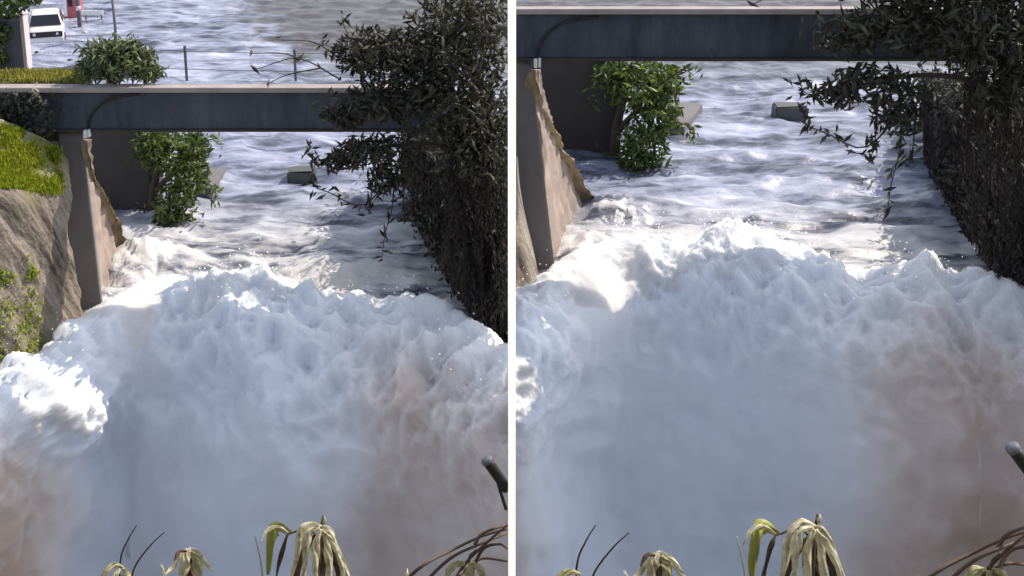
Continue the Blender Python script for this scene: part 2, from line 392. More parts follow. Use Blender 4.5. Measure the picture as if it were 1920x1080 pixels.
# ------------------------------------------------------------------ white water (one mass of foam per channel)
def build_foam(P):
    nr, nc = 360, 420
    LP = lip_world(P)
    if P.name == 'L': x0, x1 = -14.5, 0.9
    else: x0, x1 = -0.9, 14.0
    xs = np.linspace(x0, x1, nc); yl = np.interp(xs, LP[:, 0], LP[:, 1]); ker = np.hanning(91); yl = np.convolve(np.pad(yl, 45, mode='edge'), ker / ker.sum(), 'valid')
    # the fall in profile: run below the lip against height
    prof = catmull([(-1.3, -0.45), (-0.4, -0.05), (0.4, 0.15), (1.2, 0.35), (2.0, 0.30), (2.8, -0.15), (3.4, -1.1), (3.8, -2.6), (4.3, -5.0), (5.6, -8.2), (6.6, -10.7)], nr)
    shelf = catmull([(-1.3, -0.45), (-0.4, -0.02), (0.4, 0.35), (1.2, 0.55), (2.0, 0.42), (2.7, 0.0), (3.2, -0.9), (3.5, -2.4), (4.0, -5.0), (5.2, -8.2), (6.2, -10.7)], nr)
    bx = P.W(215, 720, z=0)[0] - (0 if P.name == 'L' else 1.1); lw = sstep(bx + 1.3, bx - 1.1, xs)[None]
    D = prof[:, :1] * (1 - lw) + shelf[:, :1] * lw; Z = prof[:, 1:] * (1 - lw) + shelf[:, 1:] * lw
    X = np.repeat(xs[None], nr, 0); Y = yl[None] - D
    ux = ((X * F / (Y * CP + (H - Z) * SP) + 960) - P.bx) / P.ax          # column and row over the channel, in left pixels
    dep = Y * CP + (H - Z) * SP; uy = (PY0 + F * ((H - Z) * CP - Y * SP) / dep - P.by) / P.ay
    def spot(px, py, rx, ry): return np.exp(-(((ux - px) / rx) ** 2 + ((uy - py) / ry) ** 2))
    n = grid_normals(np.stack([X, Y, Z], 2)); n *= np.where(n[..., 2:3] < 0, -1, 1)
    burst = spot(90, 790, 105, 70); dome = spot(255, 640, 75, 85); peak = spot(450, 620, 130, 60); pk2 = spot(760, 610, 140, 50)
    g = np.stack([X, Y, Z], 2)
    out = 0.55 * dome + 0.25 * burst + 0.5 * peak + 0.35 * pk2 - 0.45 * spot(215, 860, 50, 110) + 0.5 * spot(430, 900, 170, 150) + 0.45 * spot(780, 850, 150, 160)
    g = g + n * out[..., None] + np.array((0, -0.1, 0.15)) * burst[..., None] + np.array((0, 0, 0.12)) * peak[..., None]
    p = g.reshape(-1, 3)
    big = billow(p * 0.45 + 3.1, 3, 0.45).reshape(X.shape); soft = sstep(2.6, 4.2, D); big = big * (1 - soft) + (0.4 + 1.5 * fbm(p * 0.5 + 3.1, 3)).reshape(X.shape) * soft; sml = billow(p * 2.3 + 8.2, 5, 0.62).reshape(X.shape); mid = billow(p * 0.95 + 14.0, 2, 0.5).reshape(X.shape)
    calm = np.clip(1 - 0.95 * dome ** 0.6, 0.03, 1)
    upper = sstep(4.0, 2.0, D) * sstep(0.0, 1.2, D); crest = np.clip(np.exp(-((D - 1.6) / 1.2) ** 2) + 1.3 * burst * sstep(900, 800, uy) + 0.9 * peak + 0.5 * spot(540, 600, 60, 60), 0, 1.4)
    rise = sstep(-1.2, 0.3, D)
    g = g + n * (((0.24 + 0.14 * crest) * (big - 0.4) * (0.25 + 0.75 * calm) + 0.46 * upper * (mid - 0.35) * calm + (0.045 * (1 - sstep(2.4, 3.6, D)) + 0.055 * crest) * (sml - 0.4) * calm) * rise)[..., None]
    v3 = clampx(P, g.reshape(-1, 3), 0.0); f = grid_faces(nr, nc); d = D; sharp = calm
    silt = 0.06 + 0.62 * sstep(520, 760, ux) * sstep(560, 760, uy) + 0.85 * sstep(230, 10, ux) * sstep(740, 900, uy)
    silt = silt * (1 - 0.5 * np.clip(crest, 0, 1)) + 0.30 * dome
    # flung drops, tiny octahedra above the crests
    r = np.random.default_rng(11 if P.name == 'L' else 12)
    wts = (np.clip(crest, 0, 1.5) ** 1.5 * sharp * (sml > 0.7) * (D < 2.2)).ravel() + 1e-9; wts /= wts.sum()
    k = r.choice(len(wts), 700, p=wts); base = v3[k] + n.reshape(-1, 3)[k] * (0.12 + r.exponential(0.16, 700)[:, None]) + r.normal(size=(700, 3)) * 0.06
    base = base[inside(P, base)]; m = len(base); rad = r.uniform(0.006, 0.028, m)[:, None, None]
    oc = np.array([(1, 0, 0), (-1, 0, 0), (0, 1, 0), (0, -1, 0), (0, 0, 1), (0, 0, -1)], float)
    dv = (base[:, None] + oc * rad).reshape(-1, 3); of = np.array([(0, 2, 4), (2, 1, 4), (1, 3, 4), (3, 0, 4), (2, 0, 5), (1, 2, 5), (3, 1, 5), (0, 3, 5)])
    q = f + 0; tri = np.concatenate([q[:, [0, 1, 2]], q[:, [0, 2, 3]]])
    df = (len(v3) + (np.arange(m) * 6)[:, None, None] + of).reshape(-1, 3)
    me = mesh_np('white_water', np.concatenate([v3, dv]), np.concatenate([tri, df]), True)
    at = me.attributes.new('silt', 'FLOAT', 'POINT')
    at.data.foreach_set('value', np.concatenate([silt.ravel(), np.full(len(dv), 0.1)]).astype(np.float32))
    # the drifting spray round the fall: a closed body of mist whose inner face lies inside the water
    pm = g.reshape(-1, 3); lump = (0.2 + 1.5 * fbm(pm * 0.5 + 21.0, 3, 0.45)).reshape(X.shape) + 0.6 * (sml - 0.4) * np.clip(crest, 0, 1)
    th = (0.22 + 0.25 * sstep(2.2, 4.2, D) + (0.22 + 0.2 * sstep(2.2, 4.2, D)) * np.clip(lump, -0.6, 1.6)) * sstep(-0.2, 2.6, D) * (1 - 0.8 * dome) * (1 - 0.45 * np.clip(1.25 * crest, 0, 1)) * (1 - 0.92 * np.clip(1.3 * burst * sstep(910, 740, uy), 0, 1)) * (1 - 0.7 * peak)
    low = sstep(1.8, 3.4, D) * (1 - 0.8 * dome) * (1 - np.clip(1.25 * crest, 0, 1)); th = np.clip(np.where(low > 0.3, np.maximum(th, 0.12 * low), th) * 1.15 - 0.12 * (1 - low), -0.13, 2.0); outer = g + n * th[..., None] + np.array((0, 0, 0.35)) * (th * crest)[..., None]
    outer = clampx(P, outer.reshape(-1, 3), 0.0003).reshape(g.shape)[::2, ::2]; inner = clampx(P, (g - n * 0.35).reshape(-1, 3), 0.0003).reshape(g.shape)[::2, ::2]
    mo = slab_from_grid('spray_mist', outer, inner - outer, M['mist_left' if P.name == 'L' else 'mist_right'], None, True)
    tag(mo, f"pale mist of spray hanging over the white water of the {'left' if P.name == 'L' else 'right'} channel", 'mist', kind='stuff')
    at = me.attributes.new('crest', 'FLOAT', 'POINT'); at.data.foreach_set('value', np.concatenate([np.clip(crest, 0, 1).ravel(), np.zeros(len(dv))]).astype(np.float32))
    o = link('white_water', me, M['foam'])
    side = 'left' if P.name == 'L' else 'right'
    tag(o, f'boiling white and silty spray filling the {side} channel below the beam', 'white water', kind='stuff')
build_foam(L); build_foam(RR)

# ------------------------------------------------------------------ slim white bar, a stand-in for the divider strip between the halves
def build_divider():
    Y = 7.5; w = 16 / F * Y; e = empty('white_divider', (0, Y, 4.8))
    bm = bmesh.new(); a = R(40); c, s = math.cos(a), math.sin(a); hw, ht = w * 0.5, w * 0.9
    # a narrow bar whose wide face is turned towards the sun side
    v = [(-hw, 0.0), (hw, 5.0 * w), (hw * 0.5, 5.3 * w), (-hw, 0.8 * w)]
    lo = [bm.verts.new((x, y, -0.2)) for x, y in v]; hi = [bm.verts.new((x, y, 6.4)) for x, y in v]
    bm.faces.new(lo[::-1]); bm.faces.new(hi)
    for i in range(4): j = (i + 1) % 4; bm.faces.new((lo[i], lo[j], hi[j], hi[i]))
    bm_obj('shaft', bm, M['white'], e)
    bm = bmesh.new(); add_box(bm, np.array((-0.06, -0.05, -0.45)), np.array((0.06, 0.1, -0.19)), 0.01); bm_obj('foot', bm, M['pier'], e)
    tag(e, 'tall slim white bar standing in for the divider strip between the two halves', 'post')
build_divider()

# ------------------------------------------------------------------ beams
def build_beam(P):
    side = 'left' if P.name == 'L' else 'right'
    x0, x1 = (-260, 850) if P.name == 'L' else (131, 850)
    Yb = 23.6
    a, b = P.W(x0, 242, Y=Yb), P.W(x1, 242, Y=Yb); t = P.W(x0, 172, Y=Yb); top = P.W(x0, 165, Y=Yb - 0.12)
    d = P.m(Yb)
    if P.name == 'R': a[0] = 0.0025 * a[1] + 0.01
    e = empty('footbridge', (a[0], a[1], a[2]))
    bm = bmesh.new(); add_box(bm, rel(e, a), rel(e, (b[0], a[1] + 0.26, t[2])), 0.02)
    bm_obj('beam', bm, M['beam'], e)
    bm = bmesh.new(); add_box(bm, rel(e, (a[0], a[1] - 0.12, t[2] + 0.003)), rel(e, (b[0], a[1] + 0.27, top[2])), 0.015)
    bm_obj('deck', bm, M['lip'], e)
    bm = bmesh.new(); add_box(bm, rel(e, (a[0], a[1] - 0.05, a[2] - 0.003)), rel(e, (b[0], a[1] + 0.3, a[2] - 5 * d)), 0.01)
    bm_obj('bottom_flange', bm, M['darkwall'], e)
    pth = catmull([rel(e, P.W(x, y, Y=Yb - 0.03)) for x, y in ((164, 246), (166, 228), (176, 208), (196, 190), (222, 181), (260, 177))], 30)
    tubes('cable', [(pth, 2.2 * d)], M['rubber'], e)
    bm = bmesh.new(); q = rel(e, P.W(163, 250, Y=Yb - 0.06)); w = 5 * d
    add_box(bm, q - (w, 0.05, 8 * d), q + (w * 0.2, 0.05, 7 * d), 0.01); add_box(bm, q + (w * 0.5, -0.05, -7 * d), q + (w * 1.3, 0.05, 8 * d), 0.01)
    bm_obj('bracket', bm, M['white'], e)
    tag(e, f'dark blue grey bridge beam with pale top edge across the {side} channel', 'footbridge', 'bridge beams')
    return a, top, b
beamL = build_beam(L); beamR = build_beam(RR)

# ------------------------------------------------------------------ walls on the left of each channel
def build_walls(P):
    side = 'left' if P.name == 'L' else 'right'; d = P.m(23.6)
    # abutment: concrete pier under the beam
    a, b = P.W(108 if P.name == 'L' else 133, 246, Y=23.75), P.W(153, 246, Y=23.75)
    if P.name == 'R': a[0] = 0.0025 * a[1] + 0.01
    e = empty('bridge_pier', (b[0], b[1], 0))
    n = 40; zz = np.linspace(-1.0, b[2] - 0.02, n); gg = np.zeros((n, 12, 3))
    lean = P.W(194, 600, Y=23.75)[0] - b[0]; zb = P.W(194, 600, Y=23.75)[2]
    for i, z in enumerate(zz):
        k = (b[2] - z) / (b[2] - zb)
        gg[i, :, 0] = np.linspace(a[0], b[0] + lean * k, 12); gg[i, :, 1] = b[1] - 0.04 * k; gg[i, :, 2] = z
    gg[..., 1] += 0.02 * fbm(gg.reshape(-1, 3) * 2, 3).reshape(n, 12)
    slab_from_grid('shaft', gg[::-1], np.array((0, 0.12, 0)), M['pier'], e, False, e.location)
    tag(e, f'plain grey concrete pier carrying the {side} beam on its left end', 'bridge pier', 'bridge piers')
    # eroded wing wall with its slanting ochre edge
    e = empty('wing_wall', P.W(200, 560, z=0))
    colsA = [(168, 262, 23.9), (170, 330, 23.95), (178, 420, 24.0), (186, 510, 24.0), (194, 600, 24.0), (199, 680, 24.0)]
    colsB = [(172, 262, 24.0), (180, 330, 24.7), (198, 395, 25.6), (216, 470, 26.2), (228, 560, 25.8), (232, 650, 25.6)]
    colsC = [(175, 262, 24.1), (188, 335, 25.3), (214, 395, 26.6), (240, 450, 27.6), (256, 510, 27.6), (262, 590, 27.4)]
    ctl = np.array([[P.W(x, y, Y=Y) for x, y, Y in c] for c in (colsA, colsB, colsC)]).transpose(1, 0, 2)
    gq = catmull(catmull(ctl, 70).transpose(1, 0, 2), 36).transpose(1, 0, 2)
    nn = grid_normals(gq); ff = gq.reshape(-1, 3)
    gq = gq + nn * (0.14 * fbm(ff * (1.6, 1.6, 0.5), 4) + 0.08 * billow(ff * (3, 3, 0.8), 3)).reshape(70, 36, 1)
    slab_from_grid('face', gq, np.array((-0.6, 0.3, -0.1)), M['finface'], e, True, e.location)
    edge = catmull([P.W(x, y, Y=Y - 0.1) for x, y, Y in ((157, 262, 23.6), (163, 300, 23.9), (180, 345, 24.9), (200, 388, 25.9), (222, 430, 26.9), (246, 480, 27.5), (262, 535, 27.6))], 60)
    eg = np.stack([edge + np.array((dx, 0, dz)) * d for dx, dz in ((-15, -9), (-7, 3), (5, 6), (12, -2))], 1); wk = np.linspace(0.3, 1.25, 60)[:, None, None]; eg = edge[:, None] + (eg - edge[:, None]) * wk
    eg = catmull(eg.transpose(1, 0, 2), 14).transpose(1, 0, 2); fe = eg.reshape(-1, 3)
    eg = eg + (0.30 * fbm(fe * 1.3, 4, 0.5)).reshape(60, 14, 1) * wk * np.array((1, -0.5, 0.6))
    slab_from_grid('crumbled_edge', eg, np.array((-0.15, 0.35, -0.3)), M['fincap'], e, True, e.location)
    tag(e, f'sunlit eroded wing wall with slanting ochre edge beside the {side} pier', 'wing wall', 'eroded wing walls')
    # wall under the bridge, its shade put into the dark base colour
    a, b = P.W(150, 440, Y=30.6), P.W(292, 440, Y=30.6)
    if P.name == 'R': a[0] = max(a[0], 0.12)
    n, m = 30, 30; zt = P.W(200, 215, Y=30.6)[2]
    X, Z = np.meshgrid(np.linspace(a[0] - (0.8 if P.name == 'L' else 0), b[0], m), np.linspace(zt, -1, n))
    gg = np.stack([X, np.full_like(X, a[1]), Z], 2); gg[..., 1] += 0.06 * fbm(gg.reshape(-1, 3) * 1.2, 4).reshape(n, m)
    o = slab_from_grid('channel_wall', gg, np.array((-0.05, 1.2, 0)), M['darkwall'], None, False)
    tag(o, f'dark wall with bridge shade in its colour behind the {side} beam and shrub', 'wall', 'shaded channel walls')
build_walls(L); build_walls(RR)

# big retaining wall with the grassy top, left channel; only its end shows in the right channel
def build_retaining():
    P = L
    rows = [
        [(-300, 190, 22.2), (-120, 205, 22.8), (0, 226, 23.1), (50, 246, 23.2), (100, 268, 23.2), (128, 300, 23.2)],
        [(-300, 290, 20.9), (-120, 300, 21.4), (0, 310, 21.9), (50, 312, 22.3), (100, 310, 22.8), (133, 335, 23.1)],
        [(-300, 370, 19.8), (-120, 370, 20.2), (0, 368, 20.7), (55, 378, 21.4), (104, 392, 22.2), (134, 400, 22.9)],
        [(-300, 480, 19.2), (-120, 470, 19.8), (0, 460, 20.4), (60, 460, 21.2), (110, 470, 22.1), (138, 480, 22.9)],
        [(-300, 620, 18.9), (-120, 610, 19.5), (5, 590, 20.3), (65, 580, 21.1), (120, 570, 22.1), (155, 565, 22.9)],
        [(-300, 790, 18.6), (-120, 770, 19.2), (20, 760, 20.0), (85, 740, 20.9), (140, 700, 22.0), (178, 680, 22.8)]]
    ctl = np.array([[P.W(x, y, Y=Y) for x, y, Y in r] for r in rows])
    nr, nc = 150, 130
    gq = catmull(catmull(ctl, nr).transpose(1, 0, 2), nc).transpose(1, 0, 2); f = gq.reshape(-1, 3)
    face = sstep(0.33, 0.47, np.linspace(0, 1, nr))[:, None]
    nn = grid_normals(gq); nn *= np.where((nn * (gq - (0, 0, H))).sum(2, keepdims=True) > 0, -1, 1)
    q = np.stack([f @ (0.546, 0.686, 0.47), f @ (0.78, -0.62, 0.0), f @ (0.29, 0.367, -0.88)], 1)
    disp = 0.16 * fbm(q * (1.4, 1.4, 0.35), 5, 0.55).reshape(nr, nc) - 0.16 * np.abs(perlin(q * (2.2, 2.2, 0.25))).reshape(nr, nc) * face
    gq = gq + nn * disp[..., None]
    e = empty('retaining_wall', P.W(60, 650, z=0))
    slab_from_grid('face', gq, np.array((-1.2, 0.6, -0.9)), M['rock'], e, True, e.location)
    tag(e, 'sunlit streaked retaining wall with grassy top at the left edge', 'retaining wall')
    # grass on the top
    r = np.random.default_rng(5); top = gq[4:52, :112].reshape(-1, 3)
    k = r.integers(0, len(top), 34000); q = top[k]; c = P.W(20, 335, Y=21.6); c2 = P.W(-150, 300, Y=21.4); c3 = P.W(-5, 245, Y=22.9)
    near = np.maximum.reduce([np.exp(-(((q - m) / (w, 1.5, 2.0)) ** 2).sum(1)) for m, w in ((c, 0.95), (c2, 1.8), (c3, 0.6))])
    ok = near + 0.9 * fbm(q * 1.5, 3) + 0.1 * r.normal(size=len(k)) > 0.5; p = q[ok] + r.normal(size=(ok.sum(), 3)) * (0.05, 0.05, 0.02)
    dirs = np.tile((0.15, -0.1, 1.0), (len(p), 1))
    o = leaves('grass', p + (0, 0, 0.03), 0.11, M['grass'], None, 0.16, 0.0, 0.1, dirs=dirs, r=r)
    tag(o, 'bright green grass on top of the retaining wall', 'grass', kind='stuff')
    lo = gq[95:138, 45:85].reshape(-1, 3); k = r.integers(0, len(lo), 3000); w = fbm(lo[k] * 1.6 + 4, 3) + 0.2 * r.normal(size=3000) > 0.12
    o = leaves('moss', lo[k][w] + nn[95:138, 45:85].reshape(-1, 3)[k][w] * 0.03, 0.09, M['grass'], None, 0.5, 0.3, 0.1, r=r)
    tag(o, 'yellow green moss low on the retaining wall', 'moss', kind='stuff')
    # its end as seen in the right channel
    P = RR
    rows = [[(130, 400, 22.7), (131, 400, 22.8), (133, 402, 23.2)], [(130, 450, 22.6), (132, 450, 22.7), (137, 450, 23.2)], [(130, 500, 22.5), (138, 500, 22.7), (146, 500, 23.2)], [(130, 560, 22.4), (146, 560, 22.7), (160, 560, 23.2)], [(130, 690, 22.2), (160, 690, 22.6), (185, 690, 23.2)]]
    ctl = np.array([[P.W(x, y, Y=Y) for x, y, Y in r_] for r_ in rows])
    gq = catmull(catmull(ctl, 60).transpose(1, 0, 2), 24).transpose(1, 0, 2); f = gq.reshape(-1, 3)
    gq = gq + np.array((0, -0.08, 0)) * fbm(f * 2, 4).reshape(60, 24, 1)
    gq = clampx(P, gq.reshape(-1, 3)).reshape(gq.shape)
    o = slab_from_grid('retaining_wall', gq, np.array((0.0, 0.4, -0.1)), M['rock'])
    tag(o, 'narrow sunlit end of a streaked wall beside the white divider bar', 'retaining wall')
build_retaining()

# ------------------------------------------------------------------ right banks, hung with dark vines
def build_bank(P):
    side = 'left' if P.name == 'L' else 'right'
    base = [(772, 330), (772, 400), (806, 470), (846, 530), (895, 600), (952, 665)] + ([(1010, 740), (1100, 850)] if P.name == 'R' else [])
    B = np.array([P.W(x, y, z=0) for x, y in base]); hgt = 3.4
    n, m = 90, 120; Bb = catmull(B, m)
    zz = np.linspace(-1.2, hgt, n)
    g = np.zeros((n, m, 3)); g[:] = Bb[None]; g[..., 2] = -1.2 + (zz[:, None] + 1.2) * (np.interp(np.linspace(0, 1, m), [0, 0.12, 0.3, 1], [0.55, 0.8, 1, 1]) * (1 + 0.12 * perlin(np.stack([np.arange(m) * 0.11] * 3, 1))))[None]
    g[..., 0] += 0.02 * zz[:, None]
    gz = g.reshape(-1, 3)
    g[..., 0] += (0.35 * fbm(gz * (0.5, 0.5, 0.3), 4) + 0.12 * billow(gz * (1.5, 1.5, 0.4), 3)).reshape(n, m) - 0.1
    g = clampx(P, g.reshape(-1, 3)).reshape(n, m, 3)
    e = empty('channel_bank', B[3])
    w = 4.0
    if P.name == 'L':
        back = g.copy(); back[..., 0] = -0.0026 * back[..., 1] - 0.005
        off = back - g
    else: off = np.array((3.5, 0, 0))
    slab_from_grid('earth_face', g[::-1], off[::-1] if P.name == 'L' else off, M['bank'], e, True, e.location)
    tag(e, f'steep dark bank on the right of the {side} channel', 'bank', 'dark channel banks')
    # hanging vines: long drooping strands of small leaves all over the face
    r = np.random.default_rng(21 if P.name == 'L' else 22); pts, dirs, s = [], [], P.m(24) / L.m(24)
    for k in range(900):
        i, j = r.integers(int(n * 0.12), n), r.integers(0, m); p0 = g[i, j] + (-0.05, -0.08, 0); ln = r.uniform(0.5, 2.6)
        q = int(ln * 26); t = np.linspace(0, 1, q)[:, None]
        path = p0 + np.concatenate([-0.25 * np.sin(t * 3) * r.random(), -0.18 * np.sin(t * 2.2) * r.random(), -ln * t], 1) + r.normal(size=(q, 3)) * 0.035
        pts.append(path); dirs.append(np.tile((r.normal() * 0.3, -0.3, -1.0), (q, 1)))
    for k in range(330):                                        # a thick curtain over the near end of the bank
        x, y, Yc = r.uniform(845, 960 if P.name == 'L' else 1110), r.uniform(180, 640), r.uniform(21.3, 22.3)
        y = min(y, 545 + (x - 845) * 1.15); p0 = P.W(x, y, Y=Yc); ln = r.uniform(0.6, 2.4); q = int(ln * 26); t = np.linspace(0, 1, q)[:, None]
        path = p0 + np.concatenate([-0.2 * np.sin(t * 3) * r.random(), -0.1 * t, -ln * t], 1) + r.normal(size=(q, 3)) * 0.035
        pts.append(path); dirs.append(np.tile((r.normal() * 0.3, -0.3, -1.0), (q, 1)))
    pts, dirs = np.concatenate(pts), np.concatenate(dirs); ok = inside(P, pts) & (pts[:, 2] > 0.05)
    ux, uy = proj(P, pts); ok &= uy < np.interp(ux, [b[0] for b in base], [b[1] for b in base]) + 4 + 12 * perlin(pts * 3)   # strands end where the bank meets the water
    o = leaves('hanging_vines', pts[ok], 0.13 * s, M['vine'], None, 0.28, 0.5, 0.2, dirs=dirs[ok], r=r)
    tag(o, f'dark trailing vines draped down the bank on the right of the {side} channel', 'vines', kind='stuff')
    # a leafy tangle along the top of the bank
    k = r.integers(0, m, 1500); p = g[-1, k] + r.normal(size=(1500, 3)) * (0.3, 0.3, 0.25); p = p[inside(P, p)]
    o = leaves('bank_top_leaves', p, 0.24 * s, M['darkleaf'], None, 0.35, 0.3, 0.2, r=r)
    tag(o, f'dark tangle of leaves along the top of the {side} channel bank', 'leaves', kind='stuff')
    # leafy fringe at the water's edge
    k = r.integers(30, m, 700); p = Bb[k] + np.stack([r.normal(size=700) * 0.18 - 0.15, r.normal(size=700) * 0.2 - 0.25, r.uniform(0.5, 1.7, 700)], 1)
    p = p[inside(P, p)]
    o = leaves('fringe_leaves', p, 0.22 * s, M['darkleaf'], None, 0.4, 0.2, 0.2, r=r)
    tag(o, f'dark ragged leaves fringing the spray at the right of the {side} channel', 'leaves', kind='stuff')
build_bank(L); build_bank(RR)

# ------------------------------------------------------------------ plants
def plant(P, name, label, cat, blobs, nleaf, size, mat, limbs, aspect=0.3, droop=0.3, group=None, seed=1, sprays=(), shell=0.5):
    """blobs: (px, py, depth, radius px x, y, depth metres); limbs: list of pixel paths (px, py, depth) with start and end radius in px"""
    r = np.random.default_rng(seed); sc = P.ax * P.Y(blobs[0][2]) / blobs[0][2]
    base = P.W(*limbs[0][0][0][:2], Y=limbs[0][0][0][2]); e = empty(name, base)
    bb = []
    for px, py, Y, rx, ry, rd in blobs:
        m = P.m(Y); bb.append((P.W(px, py, Y=Y), (rx * m, rd * sc, ry * m)))
    pts = blob_points(bb, nleaf, r, shell)
    for path, n, spread in sprays:                              # single leafy twigs
        q = catmull([P.W(x, y, Y=Y) for x, y, Y in path], n); pts = np.concatenate([pts, q + r.normal(size=q.shape) * spread * P.m(path[0][2])])
    pts = pts[inside(P, pts, 0.0038)]
    leaves('crown', pts, size * P.m(blobs[0][2]), mat, e, aspect, droop, r=r)
    items = []
    for path, r0, r1 in limbs:
        q = catmull([P.W(x, y, Y=Y) for x, y, Y in path], 14)
        if P.name == 'L': q[:, 0] = np.minimum(q[:, 0], -0.004 * q[:, 1] - 0.05)
        items.append((rel(e, q), np.linspace(r0, r1, 14) * P.m(path[0][2])))
    for path, n, spread in sprays:
        q = catmull([P.W(x, y, Y=Y) for x, y, Y in path], 14); items.append((rel(e, q), np.linspace(1.6, 0.7, 14) * P.m(path[0][2])))
    tubes('trunk', items, M['bark'], e, 7)
    return tag(e, label, cat, group)
for P, side, sd_ in ((L, 'left', 31), (RR, 'right', 41)):
    plant(P, 'channel_shrub', f'green leafy shrub beside the shaded wall under the {side} beam', 'shrub',
          [(322, 285, 30.3, 62, 46, 1.1), (352, 330, 30.0, 42, 45, 0.9), (330, 378, 29.8, 46, 40, 0.8), (285, 262, 30.3, 38, 30, 0.8), (366, 285, 30.6, 30, 40, 0.8), (318, 408, 29.6, 32, 18, 0.5)],
          2300, 16, M['bushleaf'], [([(292, 450, 30.3), (286, 380, 30.3), (296, 320, 30.3), (318, 270, 30.4)], 12, 4), ([(290, 360, 30.3), (318, 330, 30.0), (350, 320, 29.9)], 6, 2), ([(296, 320, 30.3), (280, 285, 30.3), (262, 262, 30.2)], 5, 2), ([(288, 400, 30.2), (310, 390, 29.9), (334, 388, 29.7)], 5, 2)],
          0.36, 0.3, 'shrubs under the beams', sd_, [([(350, 290, 30.0), (392, 262, 29.9), (410, 270, 29.8)], 40, 9), ([(360, 340, 30.0), (400, 350, 29.8), (404, 372, 29.8)], 40, 9), ([(300, 270, 30.2), (262, 285, 30.0), (246, 310, 30.0)], 26, 9), ([(330, 400, 29.8), (362, 410, 29.7), (374, 430, 29.7)], 30, 8), ([(292, 440, 30.2), (272, 400, 30.1), (262, 380, 30.1)], 8, 6)], 0.25)
    big = [(880, 60, 21.6, 130, 100, 1.6), (760, 110, 21.6, 110, 60, 1.3), (690, 95, 21.4, 70, 45, 1.0), (840, 180, 21.4, 130, 80, 1.5), (720, 190, 21.3, 90, 40, 0.9), (900, 250, 21.6, 80, 100, 1.4), (650, 215, 21.3, 55, 28, 0.6), (700, 285, 21.2, 85, 32, 0.8), (640, 300, 21.2, 42, 22, 0.5), (730, 335, 21.2, 48, 30, 0.6)]
    if P is RR: big.append((990, 150, 21.6, 100, 140, 1.4))
    plant(P, 'overhanging_tree', f'dark narrow leaved tree hanging over the right end of the {side} beam', 'tree', big, 7000 if P is L else 7800, 23, M['treeleaf'],
          [([(915, 470, 24.6), (905, 400, 24.4), (900, 250, 23.6), (885, 90, 22.4), (870, -20, 21.8)], 13, 5), ([(915, 260, 21.7), (840, 200, 21.5), (740, 180, 21.3), (650, 205, 21.2)], 8, 2), ([(920, 330, 21.7), (850, 280, 21.5), (760, 270, 21.3), (670, 290, 21.2)], 7, 2), ([(900, 140, 21.6), (820, 100, 21.5), (720, 80, 21.4), (640, 70, 21.3)], 7, 2)],
          0.26, 0.35, 'overhanging trees', sd_ + 1,
          [([(720, 210, 21.2), (690, 140, 21.2), (650, 60, 21.2), (640, 30, 21.2)], 26, 9), ([(700, 170, 21.2), (650, 110, 21.2), (600, 78, 21.2)], 30, 9),
           ([(700, 280, 21.1), (640, 290, 21.1), (590, 300, 21.1), (575, 275, 21.1)], 40, 8), ([(735, 330, 21.1), (680, 385, 21.1), (620, 362, 21.1), (585, 345, 21.1), (590, 310, 21.1)], 40, 7),
           ([(740, 330, 21.1), (735, 390, 21.1), (722, 440, 21.1), (715, 490, 21.1)], 22, 7), ([(760, 320, 21.1), (756, 380, 21.1), (750, 410, 21.1)], 22, 9), ([(700, 320, 21.1), (696, 370, 21.1), (690, 400, 21.1)], 14, 7),
           ([(680, 200, 21.2), (620, 180, 21.2), (590, 200, 21.2)], 16, 9),
            ([(640, 150, 21.2), (560, 110, 21.2), (480, 130, 21.2)], 3, 4), ([(600, 128, 21.2), (540, 140, 21.2), (500, 158, 21.2)], 2, 4), ([(650, 120, 21.2), (590, 80, 21.2), (520, 75, 21.2)], 3, 4), ([(560, 110, 21.2), (530, 100, 21.2), (470, 100, 21.2)], 2, 4)], 0.15)
    # stone block in the current
    a = P.W(540, 345, z=0.0); e = empty('stone_block', a); d = P.m(36)
    bm = bmesh.new(); add_box(bm, np.array((0, 0.1, -0.6)), np.array((46 * d, 0.7 * P.ax, 22 * d)), 0.05)
    for v in bm.verts: v.co += Vector(rng.normal(size=3) * 0.03)
    o = bm_obj('stone_block', bm, M['stone']); o.location = a; bpy.data.objects.remove(e)
    tag(o, f'grey stone block standing in the fast water of the {side} channel', 'stone block', 'stone blocks')
    # slanting slab by the shrub
    q = [P.W(x, y, Y=Y) for x, y, Y in ((372, 312, 33.9), (424, 316, 33.7), (396, 352, 31.8), (362, 352, 31.8))]
    bm = bmesh.new(); lo = [bm.verts.new(Vector(v) - Vector((0, 0, 0.5))) for v in q]; hi = [bm.verts.new(Vector(v)) for v in q]
    bm.faces.new(hi); bm.faces.new(lo[::-1])
    for i in range(4): bm.faces.new((hi[i], lo[i], lo[(i + 1) % 4], hi[(i + 1) % 4]))
    tag(bm_obj('concrete_slab', bm, M['pier']), f'washed over concrete slab beside the shrub in the {side} channel', 'slab', 'submerged slabs')

